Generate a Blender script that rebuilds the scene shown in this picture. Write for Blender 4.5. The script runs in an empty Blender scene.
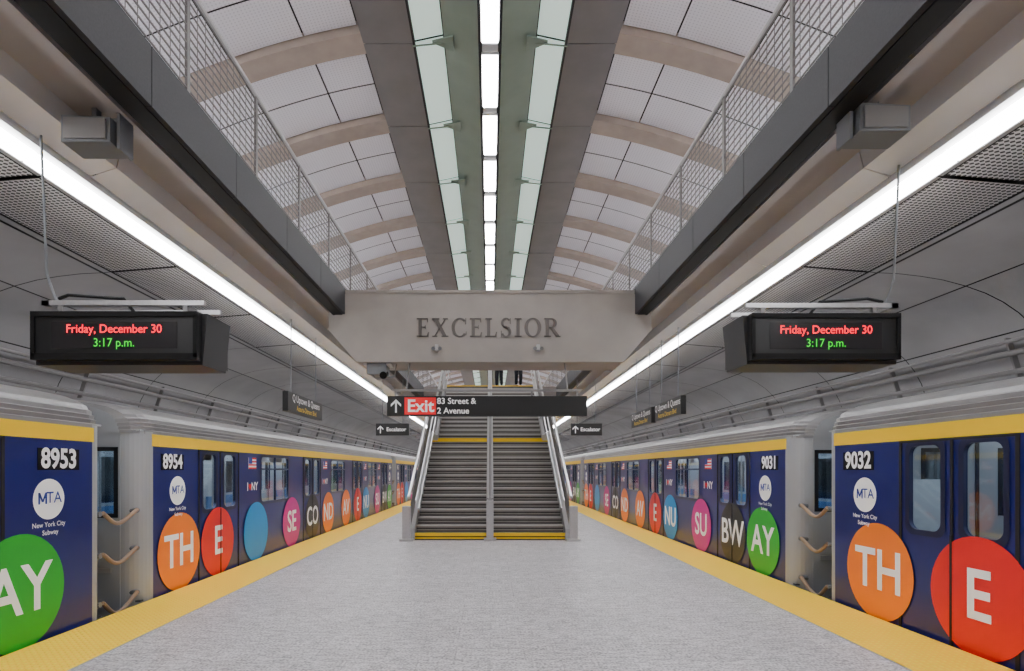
import bpy, math, random
from mathutils import Vector, Matrix
random.seed(4)
S = bpy.context.scene
COL = S.collection
pi = math.pi

# ------------------------------------------------------------------ materials
def lin(c):
    return tuple(((x/255.0)/12.92 if x/255.0 <= 0.04045 else (((x/255.0)+0.055)/1.055)**2.4) for x in c)

def mat(name, rgb, rough=0.5, metal=0.0, var=0.0, vscale=3.0, bump=0.0, bscale=40.0, stretch=(1,1,1), emit=None, estr=0.0, coat=0.0, spec=0.5):
    m = bpy.data.materials.new(name); m.use_nodes = True
    nt = m.node_tree; b = nt.nodes['Principled BSDF']
    c = lin(rgb)
    b.inputs['Base Color'].default_value = (*c, 1)
    b.inputs['Roughness'].default_value = rough
    b.inputs['Metallic'].default_value = metal
    b.inputs['Specular IOR Level'].default_value = spec
    if coat: b.inputs['Coat Weight'].default_value = coat
    if emit:
        b.inputs['Emission Color'].default_value = (*lin(emit), 1)
        b.inputs['Emission Strength'].default_value = estr
    if var or bump:
        tc = nt.nodes.new('ShaderNodeTexCoord'); mp = nt.nodes.new('ShaderNodeMapping')
        mp.inputs['Scale'].default_value = stretch
        nt.links.new(tc.outputs['Object'], mp.inputs['Vector'])
    if var:
        n = nt.nodes.new('ShaderNodeTexNoise'); n.inputs['Scale'].default_value = vscale; n.inputs['Detail'].default_value = 5
        nt.links.new(mp.outputs[0], n.inputs['Vector'])
        r = nt.nodes.new('ShaderNodeValToRGB')
        r.color_ramp.elements[0].position = 0.3; r.color_ramp.elements[1].position = 0.7
        r.color_ramp.elements[0].color = (*[x*(1-var) for x in c], 1)
        r.color_ramp.elements[1].color = (*[min(1, x*(1+var)) for x in c], 1)
        nt.links.new(n.outputs['Fac'], r.inputs[0]); nt.links.new(r.outputs[0], b.inputs['Base Color'])
    if bump:
        n2 = nt.nodes.new('ShaderNodeTexNoise'); n2.inputs['Scale'].default_value = bscale
        nt.links.new(mp.outputs[0], n2.inputs['Vector'])
        bp = nt.nodes.new('ShaderNodeBump'); bp.inputs['Strength'].default_value = bump; bp.inputs['Distance'].default_value = 0.01
        nt.links.new(n2.outputs['Fac'], bp.inputs['Height']); nt.links.new(bp.outputs[0], b.inputs['Normal'])
    return m

def N(nt, t, **kw):
    n = nt.nodes.new(t)
    for k, v in kw.items(): setattr(n, k, v)
    return n
def mth(nt, op, a, b=None):
    n = nt.nodes.new('ShaderNodeMath'); n.operation = op
    for i, q in enumerate((a, b)):
        if q is None: continue
        if isinstance(q, (int, float)): n.inputs[i].default_value = q
        else: nt.links.new(q, n.inputs[i])
    return n.outputs[0]

def dotmat(name, rgb, dark, period, thr, rough=0.4, metal=0.6, bump=False, axes=(0,1)):
    m = mat(name, rgb, rough, metal); nt = m.node_tree; b = nt.nodes['Principled BSDF']
    tc = N(nt, 'ShaderNodeTexCoord'); sp = N(nt, 'ShaderNodeSeparateXYZ')
    nt.links.new(tc.outputs['Object'], sp.inputs[0])
    k = 2*pi/period
    a = mth(nt, 'SINE', mth(nt, 'MULTIPLY', sp.outputs[axes[0]], k))
    c = mth(nt, 'SINE', mth(nt, 'MULTIPLY', sp.outputs[axes[1]], k))
    p = mth(nt, 'ADD', a, c)
    g = mth(nt, 'GREATER_THAN', p, thr)
    mx = N(nt, 'ShaderNodeMix', data_type='RGBA')
    nt.links.new(g, mx.inputs[0])
    mx.inputs[6].default_value = (*lin(rgb), 1); mx.inputs[7].default_value = (*lin(dark), 1)
    nt.links.new(mx.outputs[2], b.inputs['Base Color'])
    if bump:
        q = mth(nt, 'MAXIMUM', p, 0.2)
        bp = N(nt, 'ShaderNodeBump'); bp.inputs['Strength'].default_value = 0.8; bp.inputs['Distance'].default_value = 0.006
        nt.links.new(q, bp.inputs['Height']); nt.links.new(bp.outputs[0], b.inputs['Normal'])
    return m

def emis(name, rgb, s):
    m = bpy.data.materials.new(name); m.use_nodes = True; nt = m.node_tree
    nt.nodes.clear(); o = N(nt, 'ShaderNodeOutputMaterial'); e = N(nt, 'ShaderNodeEmission')
    e.inputs[0].default_value = (*lin(rgb), 1); e.inputs[1].default_value = s
    nt.links.new(e.outputs[0], o.inputs[0]); return m

def glassmat(name, tint, fac):
    m = bpy.data.materials.new(name); m.use_nodes = True; nt = m.node_tree
    nt.nodes.clear(); o = N(nt, 'ShaderNodeOutputMaterial')
    t = N(nt, 'ShaderNodeBsdfTransparent'); t.inputs[0].default_value = (*tint, 1)
    g = N(nt, 'ShaderNodeBsdfGlossy'); g.inputs['Roughness'].default_value = 0.04
    f = N(nt, 'ShaderNodeFresnel'); f.inputs[0].default_value = 1.5
    a = mth(nt, 'ADD', f.outputs[0], fac)
    mx = N(nt, 'ShaderNodeMixShader'); nt.links.new(a, mx.inputs[0])
    nt.links.new(t.outputs[0], mx.inputs[1]); nt.links.new(g.outputs[0], mx.inputs[2])
    nt.links.new(mx.outputs[0], o.inputs[0]); return m

def floormat():
    m = mat('granite_pavers', (190,188,190), 0.45); nt = m.node_tree; b = nt.nodes['Principled BSDF']
    tc = N(nt, 'ShaderNodeTexCoord')
    br = N(nt, 'ShaderNodeTexBrick'); br.inputs['Scale'].default_value = 1.0
    br.inputs['Brick Width'].default_value = 0.6; br.inputs['Row Height'].default_value = 0.3
    br.inputs['Mortar Size'].default_value = 0.004
    br.inputs['Color1'].default_value = (*lin((206,201,204)),1); br.inputs['Color2'].default_value = (*lin((194,189,192)),1)
    br.inputs['Mortar'].default_value = (*lin((172,167,170)),1)
    nt.links.new(tc.outputs['Object'], br.inputs['Vector'])
    mp = N(nt, 'ShaderNodeMapping'); mp.inputs['Scale'].default_value = (6, 20, 1)
    nt.links.new(tc.outputs['Object'], mp.inputs[0])
    n = N(nt, 'ShaderNodeTexNoise'); n.inputs['Scale'].default_value = 1.0; n.inputs['Detail'].default_value = 8; n.inputs['Roughness'].default_value=.75
    nt.links.new(mp.outputs[0], n.inputs['Vector'])
    n2 = N(nt, 'ShaderNodeTexNoise'); n2.inputs['Scale'].default_value = 45; nt.links.new(tc.outputs['Object'], n2.inputs['Vector'])
    s = mth(nt, 'ADD', n.outputs['Fac'], n2.outputs['Fac'])
    r = N(nt, 'ShaderNodeMapRange'); r.inputs[1].default_value = 0.82; r.inputs[2].default_value = 1.13; r.inputs[3].default_value = 0.34; r.inputs[4].default_value = 1.12
    nt.links.new(s, r.inputs[0])
    mx = N(nt, 'ShaderNodeVectorMath', operation='SCALE')
    nt.links.new(br.outputs[0], mx.inputs[0]); nt.links.new(r.outputs[0], mx.inputs[3])
    nt.links.new(mx.outputs[0], b.inputs['Base Color'])
    return m

M_floor = floormat()
M_tact = dotmat('tactile_yellow', (255,202,0), (255,220,30), 0.06, 1.2, 0.6, 0.0, bump=True)
M_edge = mat('platform_edge_concrete', (150,146,140), 0.8, var=.1)
M_track = mat('track_bed', (45,43,42), 0.9, var=.3)
M_steel = mat('brushed_steel', (188,187,188), 0.32, 0.65, var=.06, vscale=4, stretch=(8,1,8))
M_rail = mat('rail_steel', (120,115,110), 0.35, 0.9)
M_panel = mat('satin_metal_panel', (214,213,215), 0.26, 0.5, var=.10, vscale=.7)
M_perf = dotmat('perforated_metal', (206,205,206), (42,41,43), 0.05, 0.15, 0.4, 0.25)
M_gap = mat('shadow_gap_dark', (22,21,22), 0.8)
M_soffit = mat('soffit_concrete', (146,139,136), 0.6, 0.0, var=.07, vscale=1.5)
M_fascia = mat('dark_granite_fascia', (50,50,53), 0.6, var=.15, vscale=60, spec=.3)
M_black = mat('black_metal', (14,14,15), 0.6, spec=.2)
M_beam = mat('limestone_beam', (153,147,142), 0.6, var=.08, vscale=2.0, bump=.1, bscale=90)
M_letter = mat('bronze_letter', (96,91,88), 0.45, 0.3)
M_rib = mat('tan_concrete_rib', (166,153,142), 0.7, var=.08, vscale=4)
M_vault = dotmat('vault_metal_panel', (244,242,248), (222,219,226), 0.05, 1.1, 0.5, 0.0)
M_band = mat('grey_steel_band', (112,110,110), 0.4, 0.2, var=.1, vscale=2)
M_green = mat('green_grey_fin', (122,138,126), 0.4, 0.1, var=.05)
M_glassp = mat('ceiling_glass_glow', (205,224,216), 0.15, 0.0, emit=(208,232,222), estr=0.75)  # emission stands in for light the glass reflects; no lamp behind it
M_blue = mat('wrap_blue', (15,26,104), 0.28, 0.0, var=.1, vscale=.8, coat=.2)
M_yel = mat('wrap_yellow', (255,208,0), 0.4)
M_ribroof = mat('car_roof_steel', (150,149,149), 0.34, 0.55, var=.08)
M_carend = mat('car_end_grey', (164,167,170), 0.4, 0.2)
M_gask = mat('rubber_gasket', (12,12,16), 0.6)
M_frame = mat('window_frame_steel', (50,54,84), 0.3, 0.6)
M_glass = glassmat('car_window_glass', (.64,.72,.78), 0.08)
M_int = mat('car_interior', (180,184,188), 0.4)
M_intf = mat('car_interior_floor', (70,72,78), 0.6)
M_seat = mat('car_seat_blue', (96,140,190), 0.4)
M_cartube = emis('car_interior_tube', (235,245,255), 13)
M_white = mat('white_vinyl', (250,250,250), 0.4, emit=(255,255,255), estr=.12)
M_or = mat('disc_orange', (255,128,0), 0.4)
M_red = mat('disc_red', (232,16,18), 0.4)
M_cy = mat('disc_blue', (0,146,225), 0.4)
M_pk = mat('disc_magenta', (208,28,146), 0.4)
M_dk = mat('disc_dark', (44,44,42), 0.4)
M_gn = mat('disc_green', (26,172,42), 0.4)
M_logo = mat('logo_blue', (30,60,150), 0.4)
M_gate = mat('gate_rubber_beige', (150,126,106), 0.65)
M_tube = emis('platform_tube', (252,252,255), 28)
M_ctube = emis('vault_tube', (252,252,255), 34)
M_fill = emis('vault_fill_tube', (244,246,255), 108)  # fill emitter added to brighten the vault panels
M_house = mat('lamp_housing_white', (225,225,224), 0.4)
M_riser = mat('stair_riser_metal', (140,134,129), 0.45, 0.1, var=.08, vscale=6)
M_tread = mat('stair_tread', (76,72,70), 0.6, var=.12, vscale=20)
M_nose = mat('stair_nosing', (190,186,182), 0.4, 0.1)
M_sign = mat('sign_black', (14,14,15), 0.4)
M_case = mat('sign_case_charcoal', (40,40,42), 0.45, 0.2)
M_signred = mat('sign_red', (222,16,26), 0.4, emit=(222,16,26), estr=.25)
M_ledr = emis('led_red', (255,20,50), 2.8)
M_ledg = emis('led_green', (40,225,50), 1.5)
M_conduit = mat('conduit_grey', (132,130,130), 0.4, 0.3)
M_wire = mat('railing_wire', (112,108,106), 0.5, 0.2)
M_box = mat('device_grey', (112,115,119), 0.5, 0.1)
M_screen = mat('led_screen', (36,34,36), 0.25)

# ------------------------------------------------------------------ mesh builder
class MB:
    def __init__(s): s.v=[]; s.f=[]; s.m=[]; s.mats=[]
    def mi(s, m):
        if m not in s.mats: s.mats.append(m)
        return s.mats.index(m)
    def poly(s, pts, m):
        b=len(s.v); s.v += [tuple(p) for p in pts]; s.f.append(tuple(range(b,b+len(pts)))); s.m.append(s.mi(m))
    def box(s, x0,y0,z0,x1,y1,z1, m):
        if x0>x1:x0,x1=x1,x0
        if y0>y1:y0,y1=y1,y0
        if z0>z1:z0,z1=z1,z0
        b=len(s.v)
        s.v += [(x0,y0,z0),(x1,y0,z0),(x1,y1,z0),(x0,y1,z0),(x0,y0,z1),(x1,y0,z1),(x1,y1,z1),(x0,y1,z1)]
        for f in ((0,3,2,1),(4,5,6,7),(0,1,5,4),(1,2,6,5),(2,3,7,6),(3,0,4,7)):
            s.f.append(tuple(b+i for i in f)); s.m.append(s.mi(m))
    def extr(s, prof, y0, y1, m):
        b=len(s.v); n=len(prof)
        for (x,z) in prof: s.v += [(x,y0,z),(x,y1,z)]
        for i in range(n-1):
            s.f.append((b+2*i,b+2*i+1,b+2*i+3,b+2*i+2)); s.m.append(s.mi(m))
    def prism(s, pts, d, m):
        n=len(pts); b=len(s.v); d=Vector(d)
        s.v += [tuple(p) for p in pts]+[tuple(Vector(p)+d) for p in pts]
        k=s.mi(m)
        s.f.append(tuple(range(b,b+n))); s.m.append(k)
        s.f.append(tuple(range(b+2*n-1,b+n-1,-1))); s.m.append(k)
        for i in range(n):
            j=(i+1)%n; s.f.append((b+i,b+n+i,b+n+j,b+j)); s.m.append(k)
    def tube(s, path, r, m, n=8):
        path=[Vector(p) for p in path]; b=len(s.v); k=s.mi(m)
        for i,p in enumerate(path):
            a=path[max(0,i-1)]; c=path[min(len(path)-1,i+1)]
            t=(c-a).normalized()
            up=Vector((0,0,1)) if abs(t.z)<.95 else Vector((1,0,0))
            u=t.cross(up).normalized(); w=t.cross(u)
            for j in range(n):
                an=2*pi*j/n; s.v.append(tuple(p+u*(r*math.cos(an))+w*(r*math.sin(an))))
        for i in range(len(path)-1):
            for j in range(n):
                j2=(j+1)%n; s.f.append((b+i*n+j,b+i*n+j2,b+(i+1)*n+j2,b+(i+1)*n+j)); s.m.append(k)
        s.f.append(tuple(b+j for j in range(n))); s.m.append(k)
        e=b+(len(path)-1)*n; s.f.append(tuple(e+j for j in reversed(range(n)))); s.m.append(k)
    def disc(s, cx, y, cz, r, m, n=40):
        s.poly([(cx+r*math.cos(2*pi*i/n), y, cz+r*math.sin(2*pi*i/n)) for i in range(n)], m)
    def text(s, body, size, mx, m, bold=0.0, ax='CENTER', sx=1.0, extrude=0.0):
        cu=bpy.data.curves.new('t','FONT'); cu.body=body; cu.size=size; cu.align_x=ax; cu.align_y='CENTER'; cu.offset=bold; cu.extrude=extrude
        cu.resolution_u=4
        ob=bpy.data.objects.new('t',cu); COL.objects.link(ob)
        dg=bpy.context.evaluated_depsgraph_get(); dg.update()
        me=bpy.data.meshes.new_from_object(ob.evaluated_get(dg))
        b=len(s.v); k=s.mi(m); sc=Matrix.Diagonal((sx,1,1,1))
        for v in me.vertices: s.v.append(tuple(mx@(sc@v.co)))
        for p in me.polygons: s.f.append(tuple(b+i for i in p.vertices)); s.m.append(k)
        bpy.data.objects.remove(ob); bpy.data.curves.remove(cu); bpy.data.meshes.remove(me)
    def mesh(s, name, smooth=False):
        me=bpy.data.meshes.new(name); me.from_pydata(s.v,[],s.f)
        for m in s.mats: me.materials.append(m)
        me.polygons.foreach_set('material_index', s.m)
        if smooth: me.polygons.foreach_set('use_smooth',[True]*len(s.f))
        me.update(); return me
    def obj(s, name, parent=None, smooth=False):
        o=bpy.data.objects.new(name, s.mesh(name,smooth)); COL.objects.link(o)
        if parent: o.parent=parent
        return o
def inst(me, name, parent, loc=(0,0,0)):
    o=bpy.data.objects.new(name, me); COL.objects.link(o); o.parent=parent; o.location=loc; return o
def group(name, loc=(0,0,0), rz=0):
    e=bpy.data.objects.new(name,None); COL.objects.link(e); e.location=loc; e.rotation_euler=(0,0,rz); e.empty_display_size=.2; return e
def front(x,y,z): return Matrix.Translation((x,y,z))@Matrix.Rotation(pi/2,4,'X')

Y0, Y1 = -12.0, 84.0
A0, A1 = Y0+.12, Y1-.12
XE = 4.18
XC = 4.25

# ------------------------------------------------------------------ platform floor
b=MB(); b.box(-3.36,A0,-.35,3.36,A1,0,M_floor); fl=b.obj('floor')
for nm,sg in (('left',-1),('right',1)):
    b=MB(); b.box(sg*3.36,A0,-.35,sg*XE,A1,.004,M_tact); b.box(sg*(XE-.5),A0,-1.2,sg*(XE-.3),A1,-.35,M_edge)
    b.box(sg*3.352,A0,0,sg*3.362,A1,.006,M_steel)
    b.obj('tactile_paving_strip')
    b=MB(); b.box(sg*3.0,A0,-1.4,sg*7.88,A1,-1.2,M_track)
    for xr in (5.05,6.49): b.box(sg*(xr-.035),A0,-1.2,sg*(xr+.035),A1,-1.05,M_rail)
    b.obj('track_bed')

# ------------------------------------------------------------------ side soffits, metal vault panels, walls
arc=[(5.3,4.3),(5.6,4.285),(5.9,4.25),(6.2,4.2),(6.5,4.12),(6.78,4.02),(7.02,3.9),(7.24,3.75),(7.43,3.57),(7.6,3.36),(7.72,3.14),(7.8,2.9)]
for nm,sg in (('left',-1),('right',1)):
    b=MB()
    b.box(sg*7.9,Y0,-1.2,sg*8.1,Y1,6.6,M_soffit)
    b.obj('wall_'+nm)
    b=MB()
    b.box(sg*2.86,A0,4.62,sg*6.48,A1,4.93,M_soffit)
    b.box(sg*2.74,A0,4.50,sg*2.86,A1,4.93,M_black)
    y=Y0
    while y<Y1:
        b.box(sg*2.67,y+.006,4.47,sg*2.74,y+1.494,4.95,M_fascia); y+=1.5
    b.box(sg*2.72,A0,4.46,sg*2.90,A1,4.5,M_black)
    b.box(sg*3.02,A0,4.54,sg*3.10,A1,4.62,M_soffit)
    y=Y0+.6
    while y<Y1:
        b.extr([(sg*3.50,4.62),(sg*3.54,4.46),(sg*3.79,4.38)],y+.006,y+2.394,M_panel); y+=2.4
    b.obj('mezzanine_slab')
    b=MB()
    b.extr([(sg*4.24,4.56),(sg*5.4,4.36),(sg*6.55,4.2),(sg*7.3,3.85),(sg*7.86,3.0)],A0,A1,M_gap)
    bay=2.4; y=Y0+.6
    while y<Y1:
        b.extr([(sg*4.24,4.385),(sg*4.28,4.38)],y+.01,y+bay-.01,M_panel)
        b.extr([(sg*4.30,4.38),(sg*5.16,4.31)],y+.03,y+bay-.03,M_perf)
        b.extr([(sg*5.20,4.31),(sg*5.28,4.30)],y+.01,y+bay-.01,M_panel)
        y+=bay
    y=Y0+.6
    while y<Y1:
        for a,c in ((0,4),(4,8),(8,11)):
            pr=[(sg*p[0],p[1]) for p in arc[a:c+1]]
            (x0,z0),(x1,z1)=pr[0],pr[1]; pr[0]=(x0+(x1-x0)*.08,z0+(z1-z0)*.08)
            b.extr(pr,y+.010,y+bay-.010,M_panel)
        y+=bay
    o=b.obj('ceiling_panels_'+nm,smooth=True)
    b=MB()
    b.prism([(sg*3.81,A0,4.40),(sg*3.81,A0,4.33),(sg*4.16,A0,4.33),(sg*4.22,A0,4.38),(sg*4.22,A0,4.46),(sg*3.81,A0,4.46)],(0,A1-A0,0),M_house)
    y=A0
    while y<A1-2.4:
        b.box(sg*3.90,y+.015,4.265,sg*4.04,y+2.385,4.325,M_tube); y+=2.4
    b.obj('linear_platform_light')
    b=MB()
    for (x,z,r) in ((7.36,3.42,.028),(7.46,3.27,.045),(7.58,3.02,.04)):
        b.tube([(sg*x,A0,z),(sg*x,A1,z)],r,M_conduit,8)
    y=Y0+1
    while y<60:
        b.prism([(sg*7.42,y,3.5),(sg*7.60,y,2.94),(sg*7.68,y,2.94),(sg*7.50,y,3.5)],(0,.035,0),M_conduit)
        y+=2.4
    b.obj('wall_conduits',smooth=False)
    b=MB(); b.box(sg*6.5,A0,4.93,sg*6.7,A1,6.6,M_rib); b.obj('mezzanine_wall_'+nm)
    b=MB()
    x=sg*2.72
    b.tube([(x,A0,5.95),(x,A1,5.95)],.026,M_steel,8)
    for i in range(0,12): z=5.03+i*.08; b.box(x-.006,A0,z-.006,x+.006,A1,z+.006,M_wire)
    y=Y0+.6
    while y<Y1:
        b.box(x-.012,y,4.93,x+.012,y+.05,5.95,M_wire); y+=1.5
    y=Y0+.2
    while y<36:
        b.box(x-.0025,y-.0025,5.02,x+.0025,y+.0025,5.95,M_wire); y+=.15
    b.obj('mezzanine_railing')
    b=MB()
    y=Y0+.3
    while y<Y1-2:
        b.prism([(sg*6.49,y,6.02),(sg*6.2,y,6.02),(sg*6.16,y,6.14),(sg*6.19,y,6.14),(sg*6.22,y,6.06),(sg*6.49,y,6.06)],(0,1.9,0),M_house)
        b.box(sg*6.26,y+.05,6.065,sg*6.40,y+1.85,6.10,M_fill); y+=2.1
    b.obj('added_vault_fill_light')  # added fill strips, hidden above the mezzanine, to light the vault

for nm,y in (('far',Y1),('near',Y0)):
    b=MB(); b.box(-8.1,y-.1,-1.4,8.1,y+.1,9,M_soffit); b.obj('wall_'+nm)

# ------------------------------------------------------------------ vault
def vz(x): return 8.38-x*x/22
b=MB()
b.box(-2.2,Y0,8.62,2.2,Y1,8.8,M_gap)
ys0=8.69-2.1*9
for sg in (-1,1):
    xs=[1.9+i*(6.6-1.9)/14 for i in range(15)]
    b.extr([(sg*x,vz(x)+.09) for x in xs],Y0,Y1,M_gap)
    k=0
    while True:
        yc=ys0+2.1*k; k+=1
        if yc>Y1: break
        lo=[(sg*x,yc-.21,vz(x)-.11) for x in xs]; hi=[(sg*x,yc-.21,vz(x)+.08) for x in reversed(xs)]
        b.prism(lo+hi,(0,.42,0),M_rib)
        for (xa,xb) in ((1.98,2.75),(2.775,3.85),(3.875,4.95),(4.975,6.5)):
            for (ya,yb) in ((.24,1.037),(1.063,1.86)):
                b.extr([(sg*(xa+(xb-xa)*i/4),vz(xa+(xb-xa)*i/4)) for i in range(5)],yc+ya,yc+yb,M_vault)
b.obj('ceiling')
b=MB()
for sg in (-1,1):
    k=0
    while True:
        yc=ys0+2.1*k; k+=1
        if yc>Y1: break
        b.box(sg*1.17,yc+.008,8.1,sg*1.93,yc+2.092,8.3,M_band)
        b.box(sg*1.15,yc,8.09,sg*1.175,yc+2.1,8.3,M_gap)
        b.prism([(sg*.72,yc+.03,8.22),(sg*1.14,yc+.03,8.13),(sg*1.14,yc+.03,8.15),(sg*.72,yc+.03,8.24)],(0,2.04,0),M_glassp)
        b.tube([(sg*.6,yc,8.12),(sg*1.18,yc,8.06)],.012,M_green,6)
        b.prism([(sg*.56,yc-.16,8.09),(sg*.88,yc-.02,8.12),(sg*.88,yc+.02,8.12),(sg*.56,yc+.16,8.09)],(0,0,.02),M_green)
    b.prism([(sg*.17,A0,8.03),(sg*.70,A0,8.19),(sg*.70,A0,8.23),(sg*.17,A0,8.07)],(0,A1-A0,0),M_green)
    b.box(sg*.16,A0,8.0,sg*.175,A1,8.5,M_black)
b.box(-.17,A0,8.06,.17,A1,8.3,M_black)
b.obj('ceiling_spine')
b=MB()
y=570*6.4/414.0-1.515*13
while y<Y1-2:
    b.box(-.135,y,8.02,.135,y+1.25,8.06,M_house)
    b.box(-.118,y+.01,7.995,.118,y+1.24,8.02,M_ctube)
    b.box(-.12,y+1.31,8.02,.12,y+1.455,8.06,M_conduit)
    y+=1.515
b.obj('linear_ceiling_light')

# ------------------------------------------------------------------ beam with carved name
D=10.5; k=D/570
beam=group('cross_beam')
b=MB()
zt,zm,zb=4.86,4.2,3.59
b.prism([(-2.66,D,zt),(-2.99,D,zm),(-2.46,D,zb),(2.46,D,zb),(2.99,D,zm),(2.66,D,zt)],(0,.9,0),M_beam)
b.box(-2.66,D-.02,zt,2.66,D+.92,zt+.05,M_beam)
for sg in (-1,1):
    b.prism([(sg*2.68,D+.03,4.62),(sg*2.72,D+.03,4.62),(sg*2.98,D+.03,4.62),(sg*2.98,D+.03,4.2),(sg*2.9,D+.03,4.35)],(0,.84,0),M_beam)
b.obj('beam_body',beam)
T,t=.17,.055
def rect(x0,z0,x1,z1): return [(x0,z0),(x1,z0),(x1,z1),(x0,z1)]
def arcband(cx,cz,ro,ri,a0,a1,n=22):
    out=[]
    for i in range(n):
        p=a0+(a1-a0)*i/n; q=a0+(a1-a0)*(i+1)/n
        out.append([(cx+ro[0]*math.cos(p),cz+ro[1]*math.sin(p)),(cx+ro[0]*math.cos(q),cz+ro[1]*math.sin(q)),
                    (cx+ri[0]*math.cos(q),cz+ri[1]*math.sin(q)),(cx+ri[0]*math.cos(p),cz+ri[1]*math.sin(p))])
    return out
def gE():
    return [rect(.09,0,.09+T,1),rect(0,0,.6,t),rect(0,1-t,.57,1),rect(.2,.49,.47,.49+t),rect(.44,.42,.47,.62),
            [(.62,.0),(.66,.24),(.6,.24),(.52,0)],[(.52,1),(.57,.78),(.61,.78),(.6,1)]],.66
def gL(): return [rect(.09,0,.09+T,1),rect(0,0,.58,t),rect(0,1-t,.36,1),[(.5,0),(.6,0),(.64,.26),(.58,.26)]],.64
def gI(): return [rect(.1,0,.1+T,1),rect(0,0,.37,t),rect(0,1-t,.37,1)],.37
def gX():
    return [[(.06,1),(.27,1),(.80,0),(.59,0)],[(.08,0),(.14,0),(.76,1),(.70,1)],rect(0,0,.27,t),rect(.5,0,.87,t),rect(0,1-t,.38,1),rect(.58,1-t,.84,1)],.87
def gO(): return arcband(.44,.5,(.45,.52),(.27,.46),0,2*pi,40),.88
def gC(): return arcband(.45,.5,(.45,.52),(.28,.46),math.radians(45),math.radians(318),30)+[[(.74,.68),(.79,.68),(.79,1.0),(.75,1.0)],[(.76,.12),(.8,.12),(.81,.3),(.77,.26)]],.82
def gS():
    o=arcband(.3,.75,(.26,.27),(.14,.21),math.radians(30),math.radians(250),18)
    o+=[[(.16,.58),(.24,.48),(.52,.38),(.48,.52)],[(.1,.62),(.16,.5),(.40,.42),(.36,.56)]]
    o+=arcband(.3,.26,(.29,.28),(.15,.22),math.radians(-160),math.radians(55),18)
    o+=[rect(.51,.7,.55,1.0),rect(.03,0,.07,.32)]
    return o,.6
def gR():
    o=[rect(.09,0,.09+T,1),rect(0,0,.36,t),rect(0,1-t,.4,1),rect(.2,.46,.42,.46+t)]
    o+=arcband(.38,.73,(.3,.27),(.14,.215),-pi/2,pi/2,16)
    o+=[[(.34,.5),(.48,.5),(.86,0),(.64,0)],rect(.62,0,.88,.04)]
    return o,.86
gl=[gE,gX,gC,gE,gL,gS,gI,gO,gR]
tot=sum(g()[1] for g in gl); Wt=143*k; Hh=18.5*k; sp=(Wt/Hh-tot)/8
b=MB(); cx=(417-490)*k; zb0=1.6+(470-337)*k
for g in gl:
    ps,w=g()
    for p in ps: b.prism([(cx+q[0]*Hh,D-.03,zb0+q[1]*Hh) for q in p],(0,.04,0),M_letter)
    cx+=(w+sp)*Hh
b.obj('carved_letters',beam)
b=MB()
for px in (437,538):
    x=(px-490)*k; z=1.6+(470-348)*k
    b.box(x-.03,D-.08,z-.06,x+.03,D,z+.05,M_steel)
    for s in (-1,1): b.tube([(x+s*.06,D-.10,z-.03),(x+s*.06,D-.02,z-.01)],.035,M_box,10)
b.obj('spot_lamps',beam)

# ------------------------------------------------------------------ staircase
st=group('staircase',(0,0,0))
RS,RN,NS=.165,.28,15
YA=13.0; YL=YA+RN*NS; YB=YL+1.5; YT=YB+RN*NS
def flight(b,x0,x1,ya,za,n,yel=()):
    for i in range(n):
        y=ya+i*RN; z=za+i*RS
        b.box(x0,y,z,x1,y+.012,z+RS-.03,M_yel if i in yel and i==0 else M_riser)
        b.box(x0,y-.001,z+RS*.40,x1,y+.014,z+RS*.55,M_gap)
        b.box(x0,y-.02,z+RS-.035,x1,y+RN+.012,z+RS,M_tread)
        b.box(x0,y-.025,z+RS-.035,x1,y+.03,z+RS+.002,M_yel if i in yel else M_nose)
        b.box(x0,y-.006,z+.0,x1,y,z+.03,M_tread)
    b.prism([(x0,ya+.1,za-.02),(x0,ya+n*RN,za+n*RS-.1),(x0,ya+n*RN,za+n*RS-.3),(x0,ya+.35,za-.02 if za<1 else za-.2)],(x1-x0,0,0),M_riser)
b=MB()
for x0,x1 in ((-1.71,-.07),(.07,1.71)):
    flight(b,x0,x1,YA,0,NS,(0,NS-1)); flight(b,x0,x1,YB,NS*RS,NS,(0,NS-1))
b.box(-1.8,YL,NS*RS-.25,1.8,YB+.05,NS*RS,M_riser)
b.obj('steps',st)
def zline(y):
    if y<YA: return 0
    if y<YL: return (y-YA)/RN*RS
    if y<YB: return NS*RS
    if y<YT: return NS*RS+(y-YB)/RN*RS
    return 2*NS*RS
def follow(off): return [(YA-.1,off),(YA+.1,off+.1),(YL,NS*RS+off+.08),(YB,NS*RS+off+.08),(YT,2*NS*RS+off+.08),(YT+.6,2*NS*RS+off)]
b=MB()
for sg in (-1,1):
    for (ya,yb) in ((YA,YL),(YL,YB),(YB,YT)):
        za,zb2=zline(ya+1e-6),zline(yb-1e-6)
        b.prism([(sg*1.72,ya,max(0.0,za-.12)),(sg*1.72,yb,zb2-.25),(sg*1.72,yb,zb2+.26),(sg*1.72,ya,za+.26)],(sg*.10,0,0),M_steel)
        b.prism([(sg*1.80,ya,za+.34),(sg*1.80,yb,zb2+.34),(sg*1.80,yb,zb2+.86),(sg*1.80,ya,za+.86)],(sg*.012,0,0),M_wire)
    for off,r,x in ((.98,.035,1.84),(.72,.022,1.62),(.9,.02,1.68)):
        b.tube([(sg*x,p[0],p[1]) for p in follow(off)],r,M_steel,8)
    b.box(sg*1.80,YA-.16,0,sg*1.98,YA+.02,.78,M_steel); b.box(sg*1.72,YA-.25,0,sg*2.03,YA+.05,.05,M_steel)
    y=YA+.6
    while y<YT+.5:
        z=zline(y); b.box(sg*1.81,y,z,sg*1.86,y+.06,z+1.05,M_steel); y+=1.05
for s in (-.055,.055):
    for off in (.95,.72): b.tube([(s,p[0],p[1]) for p in follow(off)],.024,M_steel,8)
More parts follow.
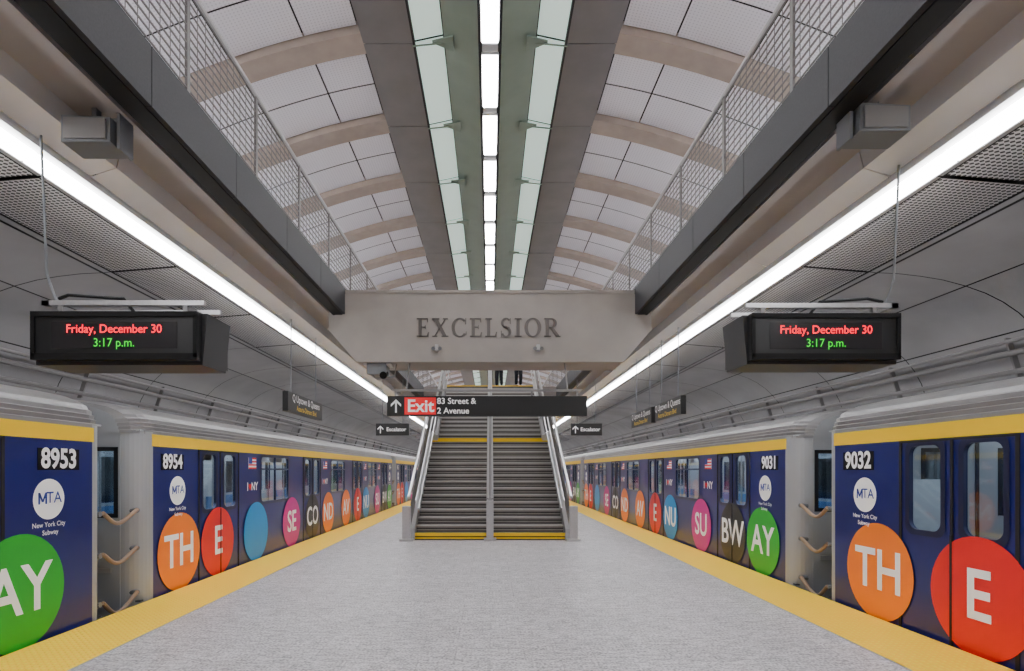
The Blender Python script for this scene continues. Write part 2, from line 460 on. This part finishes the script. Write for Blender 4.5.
b.box(-.08,YA-.2,0,.08,YA-.08,.9,M_steel); b.box(-.14,YA-.22,0,.14,YA-.02,.06,M_steel)
y=YA
while y<YT+.5:
    z=zline(y); b.box(-.045,y,z-.05,.045,y+.05,z+1.0,M_steel); y+=.84
b.prism([(-.07,YA,0),(-.07,YL,NS*RS-.1),(-.07,YL,NS*RS+.12),(-.07,YA,.2)],(.14,0,0),M_steel)
b.prism([(-.07,YB,NS*RS),(-.07,YT,2*NS*RS-.1),(-.07,YT,2*NS*RS+.1),(-.07,YB,NS*RS+.2)],(.14,0,0),M_steel)
b.obj('balustrade',st)
b=MB(); b.box(-2.66,YT,4.6,2.66,YT+5,4.95,M_soffit); b.obj('crossover_landing',st)

# ------------------------------------------------------------------ subway cars
L=17.5
doors=[1.78,6.43,11.07,15.72]; wins=[4.1,8.75,13.4]
holes=[]
for d in doors: holes += [(d-.54,d-.12),(d+.12,d+.54)]
for w in wins: holes.append((w-.72,w+.72))
holes.sort()
def rr(cx,cz,w,h,r,n=6):
    pts=[]
    for (sx,sz,a0) in ((1,1,0),(-1,1,pi/2),(-1,-1,pi),(1,-1,1.5*pi)):
        for i in range(n+1):
            a=a0+i*pi/2/n; pts.append((cx+sx*(w/2-r)+r*math.cos(a),cz+sz*(h/2-r)+r*math.sin(a)))
    return pts
def frame(b,cx,cz,w,h,y,m,out=.09,inn=-.02,r=.1):
    o=rr(cx,cz,w+out,h+out,r); i=rr(cx,cz,w+inn,h+inn,r*.9)
    for a in range(len(o)):
        c=(a+1)%len(o)
        b.poly([(o[a][0],y,o[a][1]),(o[c][0],y,o[c][1]),(i[c][0],y,i[c][1]),(i[a][0],y,i[a][1])],m)
        b.poly([(i[a][0],y,i[a][1]),(i[c][0],y,i[c][1]),(i[c][0],y+.04,i[c][1]),(i[a][0],y+.04,i[a][1])],m)
b=MB(); ZW0,ZW1=1.0,1.85
for side,yy in (('f',0.0),('b',3.05)):
    dm=M_blue
    b.box(0,yy,-.14,L,yy+.03 if side=='f' else yy-.03,ZW0,dm); b.box(0,yy,ZW1,L,yy+.03 if side=='f' else yy-.03,1.9,dm)
    prev=0
    for h in holes+[(L,L)]:
        b.box(prev,yy,ZW0,h[0],yy+.03 if side=='f' else yy-.03,ZW1,dm); prev=h[1]
    b.box(-.02,yy-.004 if side=='f' else yy+.004,1.9,L+.02,yy+.03 if side=='f' else yy-.03,2.05,M_yel)
for d in doors:
    for x in (d-.655,d+.655): b.box(x-.018,-.009,-.12,x+.018,.0,1.9,M_gask)
    b.box(d-.655,-.009,1.875,d+.655,0,1.9,M_gask)
    b.box(d-.014,-.012,-.12,d+.014,0,1.88,M_gask)
    b.box(d-.66,-.03,-.14,d+.66,.0,-.10,M_steel)
    for x in (d-.33,d+.33): frame(b,x,1.425,.42,.85,-.007,M_frame)
for w in wins:
    frame(b,w,1.425,1.44,.85,-.007,M_frame)
    b.box(w-.72,-.008,1.60,w+.72,.02,1.63,M_frame); b.box(w-.015,-.006,1.0,w+.015,.02,1.85,M_frame)
b.box(0,.0,-.30,L,.06,-.14,M_steel); b.box(0,2.99,-.30,L,3.05,-.14,M_steel)
half=[(0,2.05),(.0,2.09),(.022,2.10),(.012,2.14),(.036,2.15),(.03,2.19),(.06,2.20),(.06,2.24),(.1,2.26),(.12,2.30),(.2,2.345),(.34,2.40),(.6,2.45),(1.0,2.49),(1.525,2.51)]
prof=half+[(3.05-x,z) for x,z in reversed(half[:-1])]
secs=[(-.27,.25,.93),(-.24,.12,.97),(-.12,.03,.995),(0,0,1),(L,0,1),(L+.12,.03,.995),(L+.24,.12,.97),(L+.27,.25,.93)]
bb=len(b.v); n=len(prof); km=b.mi(M_ribroof)
for u,ins,zs in secs:
    for x,z in prof: b.v.append((u,ins+x*(3.05-2*ins)/3.05,2.05+(z-2.05)*(zs if zs==1 else zs*zs)))
for i in range(len(secs)-1):
    for j in range(n-1):
        b.f.append((bb+i*n+j,bb+i*n+j+1,bb+(i+1)*n+j+1,bb+(i+1)*n+j)); b.m.append(km)
for i in (0,len(secs)-1):
    b.f.append(tuple(bb+i*n+j for j in range(n))); b.m.append(b.mi(M_carend))
def corner(u0,dirn):
    for yc,sgn in ((0.25,-1),(2.8,1)):
        pts=[(u0+dirn*.25*math.sin(a),yc+sgn*.25*math.cos(a)) for a in [i*pi/16 for i in range(9)]]
        base=len(b.v); kk=b.mi(M_carend)
        for p in pts: b.v.extend([(p[0],p[1],-.30),(p[0],p[1],2.08)])
        for i in range(len(pts)-1): b.f.append((base+2*i,base+2*i+1,base+2*i+3,base+2*i+2)); b.m.append(kk)
    u=u0+dirn*.25
    eh=[(.3,.8),(1.27,1.78),(2.25,2.75)]
    b.box(u-.01,.25,-.30,u+.01,2.8,1.05,M_carend); b.box(u-.01,.25,1.85,u+.01,2.8,2.15,M_carend)
    prev=.25
    for h in eh+[(2.8,2.8)]: b.box(u-.01,prev,1.05,u+.01,h[0],1.85,M_carend); prev=h[1]
    for h in eh:
        for (a0,a1,c0,c1) in ((h[0]-.03,h[0]+.02,1.02,1.88),(h[1]-.02,h[1]+.03,1.02,1.88),(h[0],h[1],1.83,1.88),(h[0],h[1],1.02,1.07)):
            b.box(u-.02,a0,c0,u+.02,a1,c1,M_gask)
        b.box(u-.002,h[0],1.05,u+.002,h[1],1.85,M_glass)
    for x in (1.1,1.95): b.box(u-.025,x-.02,-.1,u+.025,x+.02,2.05,M_gask)
    b.box(u-.02,.0+.35,.35,u+.03*dirn,.62,.41,M_steel)
    b.tube([(u+dirn*.04,.9,.3),(u+dirn*.06,.9,.5),(u+dirn*.06,.9,1.5),(u+dirn*.04,.9,1.7)],.015,M_steel,6)
    b.box(u0+dirn*.2,1.35,-.75,u0+dirn*.6,1.7,-.45,M_black)
corner(0,-1); corner(L,1)
b.box(-.22,.1,-.9,L+.22,2.95,-.31,M_black)
body_me=b.mesh('car_body')
g=MB()
for h in holes: g.poly([(h[0],.02,ZW0),(h[1],.02,ZW0),(h[1],.02,ZW1),(h[0],.02,ZW1)],M_glass); g.poly([(h[0],3.03,ZW0),(h[1],3.03,ZW0),(h[1],3.03,ZW1),(h[0],3.03,ZW1)],M_glass)
glass_me=g.mesh('car_glass')
g=MB()
g.box(-.2,.04,-.02,L+.2,3.01,.0,M_intf); g.box(-.2,.04,2.08,L+.2,3.01,2.1,M_int)
for y in (.55,2.5): g.box(-.15,y-.07,2.06,L+.15,y+.07,2.079,M_cartube)
for w in wins:
    for (ya,yb,yc) in ((.05,.5,.05),(2.55,3.0,2.94)):
        g.box(w-1.4,ya,.38,w+1.4,yb,.46,M_seat); g.box(w-1.4,yc,.46,w+1.4,yc+.06,.92,M_seat)
        for q in (-1.42,1.42): g.tube([(w+q,(.55 if ya<1 else 2.5),0),(w+q,(.55 if ya<1 else 2.5),2.07)],.018,M_steel,6)
    g.tube([(w,1.52,0),(w,1.52,2.07)],.02,M_steel,6)
    g.tube([(w-1.4,.6,1.9),(w+1.4,.6,1.9)],.015,M_steel,6); g.tube([(w-1.4,2.45,1.9),(w+1.4,2.45,1.9)],.015,M_steel,6)
for u in (.95,L-.95):
    for ya in (.05,2.45): g.box(u-.015,ya,.4,u+.015,ya+.5,1.5,M_int)
for yy in (.035,3.0):
    g.box(0,yy,0,L,yy+.01,ZW0-.02,M_int)
    prev=0
    for h in holes+[(L,L)]:
        g.box(prev,yy,ZW0-.02,h[0],yy+.01,2.08,M_int); prev=h[1]
    g.box(0,yy,ZW1,L,yy+.01,2.08,M_int)
int_me=g.mesh('car_interior')
def graphics(th,eu,ay):
    g=MB()
    seq=[('TH',th,M_or),('E',eu,M_red),('',3.15,M_cy),('SE',5.0,M_pk),('CO',6.43,M_dk),('ND',7.75,M_or),('AV',9.6,M_or),('E',11.07,M_red),('NU',12.3,M_cy),('SU',14.25,M_pk),('BW',15.72,M_dk),('AY',ay,M_gn)]
    for i,(s,u,m) in enumerate(seq):
        y=-.0135-.0004*(i%2)
        g.disc(u,y,.49,.53,m)
        if s: g.text(s,.62,front(u,y-.0025,.49),M_white,bold=.010,sx=.92)
    for d in doors: g.box(d-.012,-.019,-.1,d+.012,-.012,1.0,M_gask)
    for u in (.56,L-.6):
        g.disc(u,-.004,1.32,.195,M_white)
        # hand-built M (font outline degenerates when small)
        zz0,zz1,xx=1.275,1.385,u-.135
        for q in (0,.085): g.box(xx+q,-.008,zz0,xx+q+.02,-.006,zz1,M_logo)
        g.prism([(xx,-.008,zz1),(xx+.022,-.008,zz1),(xx+.062,-.008,zz0+.02),(xx+.043,-.008,zz0+.02)],(0,.002,0),M_logo)
        g.prism([(xx+.105,-.0085,zz1),(xx+.083,-.0085,zz1),(xx+.043,-.0085,zz0+.02),(xx+.062,-.0085,zz0+.02)],(0,.002,0),M_logo)
        g.text('TA',.155,front(u+.06,-.007,1.33),M_logo,bold=.001)
        g.text('New York City',.066,front(u,-.005,1.075),M_white,bold=.0005)
        g.text('Subway',.066,front(u,-.0165,1.0),M_white,bold=.0005)
    for u in (3.0,7.5,12.2,14.6):
        g.box(u-.16,-.005,1.62,u+.16,-.001,1.82,M_white)
        for i in range(4): g.box(u-.16,-.007,1.62+i*.057,u+.16,-.005,1.648+i*.057,M_red)
        g.box(u-.16,-.009,1.71,u-.02,-.007,1.82,M_logo)
        g.text('I',.2,front(u-.2,-.004,1.3),M_white,bold=.004)
        hp=[]
        for i in range(28):
            a=2*pi*i/28; hp.append((u-.1+.0042*16*math.sin(a)**3,-.004,1.305+.0042*(13*math.cos(a)-5*math.cos(2*a)-2*math.cos(3*a)-math.cos(4*a))))
        g.poly(hp,M_red); g.text('NY',.2,front(u+.09,-.004,1.3),M_white,bold=.004)
    return g.mesh('car_wrap_graphics')
gr_std=graphics(.60,1.70,16.83); gr_rn=graphics(.79,2.07,16.83); gr_ln=graphics(.6,1.7,L-.95)

def gates():
    g=MB()
    for z,sag in ((1.10,.10),(.64,.10),(.10,.14)):
        pts=[]
        for i in range(17):
            t=i/16; pts.append((-.24-.62*t, .05+.03*math.sin(pi*t), z-sag*math.sin(pi*t)+.02*math.cos(2*pi*t)))
        g.tube(pts,.024,M_gate,8)
        for u in (-.2,-.9): g.tube([(u,.16,z),(u+(.0 if u<-.5 else -.03),.05,z+.01)],.03,M_box,8)
    return g.mesh('gate_cables')
gate_me=gates()
def car(side,y,num,gr,gate=True):
    e=group('subway_car',(side*XC,y,0),-pi/2 if side>0 else pi/2)
    inst(body_me,'body',e); inst(glass_me,'windows',e); inst(int_me,'interior',e); inst(gr,'wrap_graphics',e)
    g=MB()
    for u in (.44,L-.47):
        g.box(u-.27,-.005,1.60,u+.27,-.001,1.81,M_black); g.text(num,.265,front(u,-.008,1.705),M_white,bold=.008,sx=.88)
    g.obj('car_number',e)
    if gate: inst(gate_me,'gate_cables',e)
for y,nm,gr in ((6.09-L,'8953',gr_ln),(7.19,'8954',gr_std),(7.19+18.6,'8955',gr_std),(7.19+37.2,'8956',gr_std),(7.19+55.8,'8957',gr_std)): car(-1,y,nm,gr)
for y,nm,gr in ((7.02,'9032',gr_rn),(8.2+L,'9031',gr_std),(8.2+L+18.6,'9030',gr_std),(8.2+L+37.2,'9029',gr_std),(8.2+L+55.8,'9028',gr_std)): car(1,y,nm,gr)

# ------------------------------------------------------------------ LED signs
def led(x0,x1,y,z0,z1,dy,t2):
    cx=(x0+x1)/2
    e=group('led_display_sign',(0,0,0))
    b=MB()
    b.prism([(x0,y,z0-.02),(x1,y,z0-.02),(x1,y,z1+.03),(x0,y,z1+.03)],(0,dy,0),M_sign)
    s=.05
    b.prism([(x0-s,y+.06,z1+.03),(x0-s*.2,y+.06,z0-.05),(x1+s*.2,y+.06,z0-.05),(x1+s,y+.06,z1+.03)],(0,dy-.12,0),M_case)
    fr=.03
    for (a,c,d2,e2) in ((x0,z0-.02,x1,z0+fr),(x0,z1-fr+.02,x1,z1+.03),(x0,z0,x0+fr,z1),(x1-fr,z0,x1,z1)): b.box(a,y-.015,c,d2,y,e2,M_black)
    b.box(x0+.16,y-.004,z0+.07,x1-.16,y,z1-.05,M_screen)
    b.obj('case',e)
    b=MB(); h=(z1-z0)
    b.text('Friday, December 30',h*.29,front(cx,y-.008,z0+h*.67),M_ledr,bold=.001,sx=.93)
    b.text(t2,h*.29,front(cx,y-.008,z0+h*.34),M_ledg,bold=.0005,sx=.93)
    b.obj('led_text',e)
    b=MB(); sg=1 if cx>0 else -1
    xi,xo=(x0,x1) if sg>0 else (x1,x0)
    zb=z1+.11
    for yy in (y+.12,y+dy-.12): b.box(xi,yy-.02,zb,sg*3.62,yy+.02,zb+.04,M_steel)
    for q in (xi+sg*.15,xo-sg*.15): b.box(q-.02,y+.1,z1,q+.02,y+dy-.1,zb,M_conduit)
    b.tube([(sg*3.60,y+dy/2,zb+.02),(sg*3.70,y+dy/2,zb+.3),(sg*3.75,y+dy/2,4.40)],.010,M_box,6)
    b.box(sg*3.56,y+.1,zb,sg*3.62,y+dy-.1,zb+.04,M_conduit)
    pts=[(xi+sg*.6,y+dy/2,z1+.02),(xi+sg*.75,y+dy/2,zb+.1),(xo-sg*.1,y+dy/2,zb+.13),(sg*3.60,y+dy/2,zb+.1)]
    b.tube(pts,.014,M_black,6)
    b.obj('hanger',e)
led(-3.62,-2.31,4.5,2.49,2.82,.52,'3:17 p.m.')
led(2.27,3.56,4.95,2.58,2.93,.55,'3:17 p.m.')

# ------------------------------------------------------------------ exit sign
D=10.2;k=D/570
e=group('exit_sign')
b=MB(); X=lambda p:(p-490)*k
Z=lambda p:1.6+(470-p)*k
b.box(X(387),D,Z(416),X(587),D+.12,Z(396),M_sign)
b.box(X(404.5),D-.006,Z(414.5),X(436),D,Z(397.5),M_signred)
b.text('Exit',.31,front(X(420.5),D-.012,Z(406.5)),M_white,bold=.006,sx=1.0)
b.text('83 Street &',.15,front(X(437),D-.008,Z(401.3)),M_white,bold=.002,ax='LEFT')
b.text('2 Avenue',.15,front(X(437),D-.008,Z(411)),M_white,bold=.002,ax='LEFT')
def arrow(b,cx,cz,h,y,m=M_white):
    w=h*.13
    b.box(cx-w/2,y-.006,cz-h/2,cx+w/2,y,cz+h*.42,m)
    for s in (-1,1):
        b.prism([(cx,y,cz+h*.5),(cx,y,cz+h*.3),(cx+s*h*.38,y,cz-h*.05),(cx+s*h*.38,y,cz+h*.13)],(0,-.006,0),m)
arrow(b,X(396),Z(406),.24,D)
b.box(X(392),D+.03,Z(391),X(582),D+.09,Z(389),M_conduit)
for p in (395,445,532,578): b.box(X(p)-.015,D+.045,Z(396),X(p)+.015,D+.075,Z(390),M_conduit)
for p in (406,568): b.tube([(X(p),D+.06,Z(390)),(X(p),D+.45,3.6)],.014,M_conduit,6)
b.obj('sign_board',e)
b=MB()
b.box(X(362),10.6,3.38,X(382),10.95,3.6,M_box); b.box(X(358),10.62,3.56,X(386),10.9,3.6,M_steel)
b.tube([(X(379),10.6,3.36),(X(379),10.75,3.42)],.07,M_black,12); b.tube([(X(366),10.7,3.38),(X(372),10.7,3.3),(X(390),10.7,3.36),(X(392),10.7,3.6)],.02,M_conduit,6)
b.obj('security_camera')

for sg,pxs in ((-1,(376,409)),(1,(571,602))):
    D=18;k=D/570
    b=MB(); xa,xb=(pxs[0]-490)*k,(pxs[1]-490)*k; z0=1.6+34.5*k; z1=1.6+46.5*k
    b.box(xa,D,z0,xb,D+.1,z1,M_sign); arrow(b,xa+.14,(z0+z1)/2,.24,D)
    b.text('Escalator',.17,front((xa+xb)/2+.12,D-.006,(z0+z1)/2),M_white,bold=.002)
    for x in (xa+.2,xb-.2): b.tube([(x,D+.05,z1),(x,D+.05,4.5)],.010,M_box,6)
    b.obj('escalator_sign')
for sg,rng in ((-1,((10.3,12.4),)),(1,((10.9,12.6),(12.9,14.7)))):
    for ya,yb in rng:
        b=MB(); x=sg*3.70
        b.box(x-.05,ya,2.67,x+.05,yb,3.03,M_sign)
        R=Matrix.Rotation(-sg*pi/2,4,'Z')@Matrix.Rotation(pi/2,4,'X')
        b.text('Q Uptown & Queens',.19,Matrix.Translation((x-sg*.058,(ya+yb)/2,2.93))@R,M_white,bold=.001)
        b.text('Astoria-Ditmars Blvd',.14,Matrix.Translation((x-sg*.058,(ya+yb)/2,2.76))@R,M_yel,bold=.001)
        for y in (ya+.3,yb-.3): b.tube([(x,y,3.03),(x,y,4.405)],.010,M_box,6)
        b.obj('platform_direction_sign')
for sg,x,y in ((-1,-3.3,4.65),(1,3.12,4.5)):
    e=group('ceiling_speaker')
    b=MB()
    b.prism([(x-.2,y,4.28),(x+.2,y,4.28),(x+.2,y,4.48),(x-.2,y,4.5)],(0,.26,0),M_box)
    b.prism([(x-.17,y-.02,4.30),(x+.17,y-.02,4.30),(x+.17,y-.02,4.46),(x-.17,y-.02,4.47)],(0,.02,0),M_conduit)
    b.box(x-sg*.24-.012,y+.04,4.24,x-sg*.24+.012,y+.22,4.62,M_box)
    b.box(x-.24,y+.1,4.50,x+.24,y+.16,4.53,M_box); b.box(x-.02,y+.1,4.5,x+.02,y+.16,4.62,M_box)
    b.obj('speaker_box',e)

# ------------------------------------------------------------------ people at the top of the stairs
def skin_obj(name,verts,edges,m,parent,root=0,sub=2):
    me=bpy.data.meshes.new(name); me.from_pydata([v[0] for v in verts],edges,[])
    me.materials.append(m); o=bpy.data.objects.new(name,me); COL.objects.link(o); o.parent=parent
    md=o.modifiers.new('Skin','SKIN'); md.use_smooth_shade=True
    for i,v in enumerate(verts):
        r=v[1]; me.skin_vertices[0].data[i].radius=r if isinstance(r,tuple) else (r,r)
    me.skin_vertices[0].data[root].use_root=True
    s=o.modifiers.new('Sub','SUBSURF'); s.levels=sub; s.render_levels=sub
    return o
M_coat=mat('coat_dark',(26,26,32),.8); M_trou=mat('trousers_dark',(22,24,34),.8); M_skin=mat('skin',(205,158,130),.5); M_hair=mat('hair_brown',(48,32,24),.7); M_shoe=mat('shoe_black',(15,14,14),.4)
def person(loc,rz,coat):
    e=group('person',loc,rz)
    skin_obj('jacket',[((0,0,.68),(.21,.15)),((0,0,.95),(.19,.13)),((0,0,1.3),(.18,.115)),((0,0,1.43),(.13,.09)),((0,0,1.5),(.065,.065)),
        ((.17,0,1.42),.065),((.23,.01,1.15),.05),((.2,-.1,.92),.04),((-.17,0,1.42),.065),((-.23,.01,1.15),.05),((-.22,-.05,.9),.04)],
        [(0,1),(1,2),(2,3),(3,4),(3,5),(5,6),(6,7),(3,8),(8,9),(9,10)],coat,e)
    skin_obj('trousers',[((0,0,.95),(.15,.11)),((.09,0,.85),.1),((.1,-.02,.48),.08),((.1,.02,.1),.065),((-.09,0,.85),.1),((-.1,-.05,.48),.08),((-.1,-.02,.1),.065)],
        [(0,1),(1,2),(2,3),(0,4),(4,5),(5,6)],M_trou,e)
    for s,y in ((1,.02),(-1,-.02)):
        skin_obj('shoe',[((.1*s,y+.03,.05),.045),((.1*s,y-.08,.045),.045),((.1*s,y-.18,.035),.035)],[(0,1),(1,2)],M_shoe,e)
    skin_obj('head',[((0,0,1.5),.055),((0,-.01,1.57),(.07,.075)),((0,-.005,1.64),(.078,.095)),((0,0,1.71),(.06,.075)),((0,-.105,1.615),.012)],[(0,1),(1,2),(2,3),(2,4)],M_skin,e)
    skin_obj('hair',[((0,.02,1.65),(.085,.095)),((0,.015,1.72),(.07,.085)),((0,.05,1.58),(.07,.06))],[(0,1),(0,2)],M_hair,e)
    for hx,hy,hz in ((.2,-.1,.92),(-.22,-.05,.9)):
        vs=[((hx,hy,hz),.025),((hx,hy-.01,hz-.07),(.038,.018))]; ed=[(0,1)]
        for i in range(4):
            fx=hx+(i-1.5)*.02; L2=(.06,.07,.065,.05)[i]
            b0=len(vs); vs+= [((fx,hy-.015,hz-.11),.009),((fx,hy-.03,hz-.11-L2),.008)]; ed+=[(1,b0),(b0,b0+1)]
        b0=len(vs); vs+=[((hx+(.04 if hx<0 else -.04),hy-.03,hz-.08),.01)]; ed+=[(1,b0)]
        skin_obj('hand',vs,ed,M_skin,e,sub=1)
person((1.15,23.15,4.95),.3,M_coat)
person((.38,23.3,4.95),-.5,M_coat)

# ------------------------------------------------------------------ world + camera
w=bpy.data.worlds.new('World'); S.world=w; w.use_nodes=True
w.node_tree.nodes['Background'].inputs[0].default_value=(.5,.5,.52,1); w.node_tree.nodes['Background'].inputs[1].default_value=.15
cd=bpy.data.cameras.new('camera'); cam=bpy.data.objects.new('camera',cd); COL.objects.link(cam)
cam.location=(0,0,1.6); cam.rotation_euler=(pi/2,0,0)
cd.sensor_width=36; cd.lens=570/1024*36; cd.shift_x=22/1024; cd.shift_y=134.5/1024; cd.clip_end=300; cd.clip_start=.05
S.camera=cam
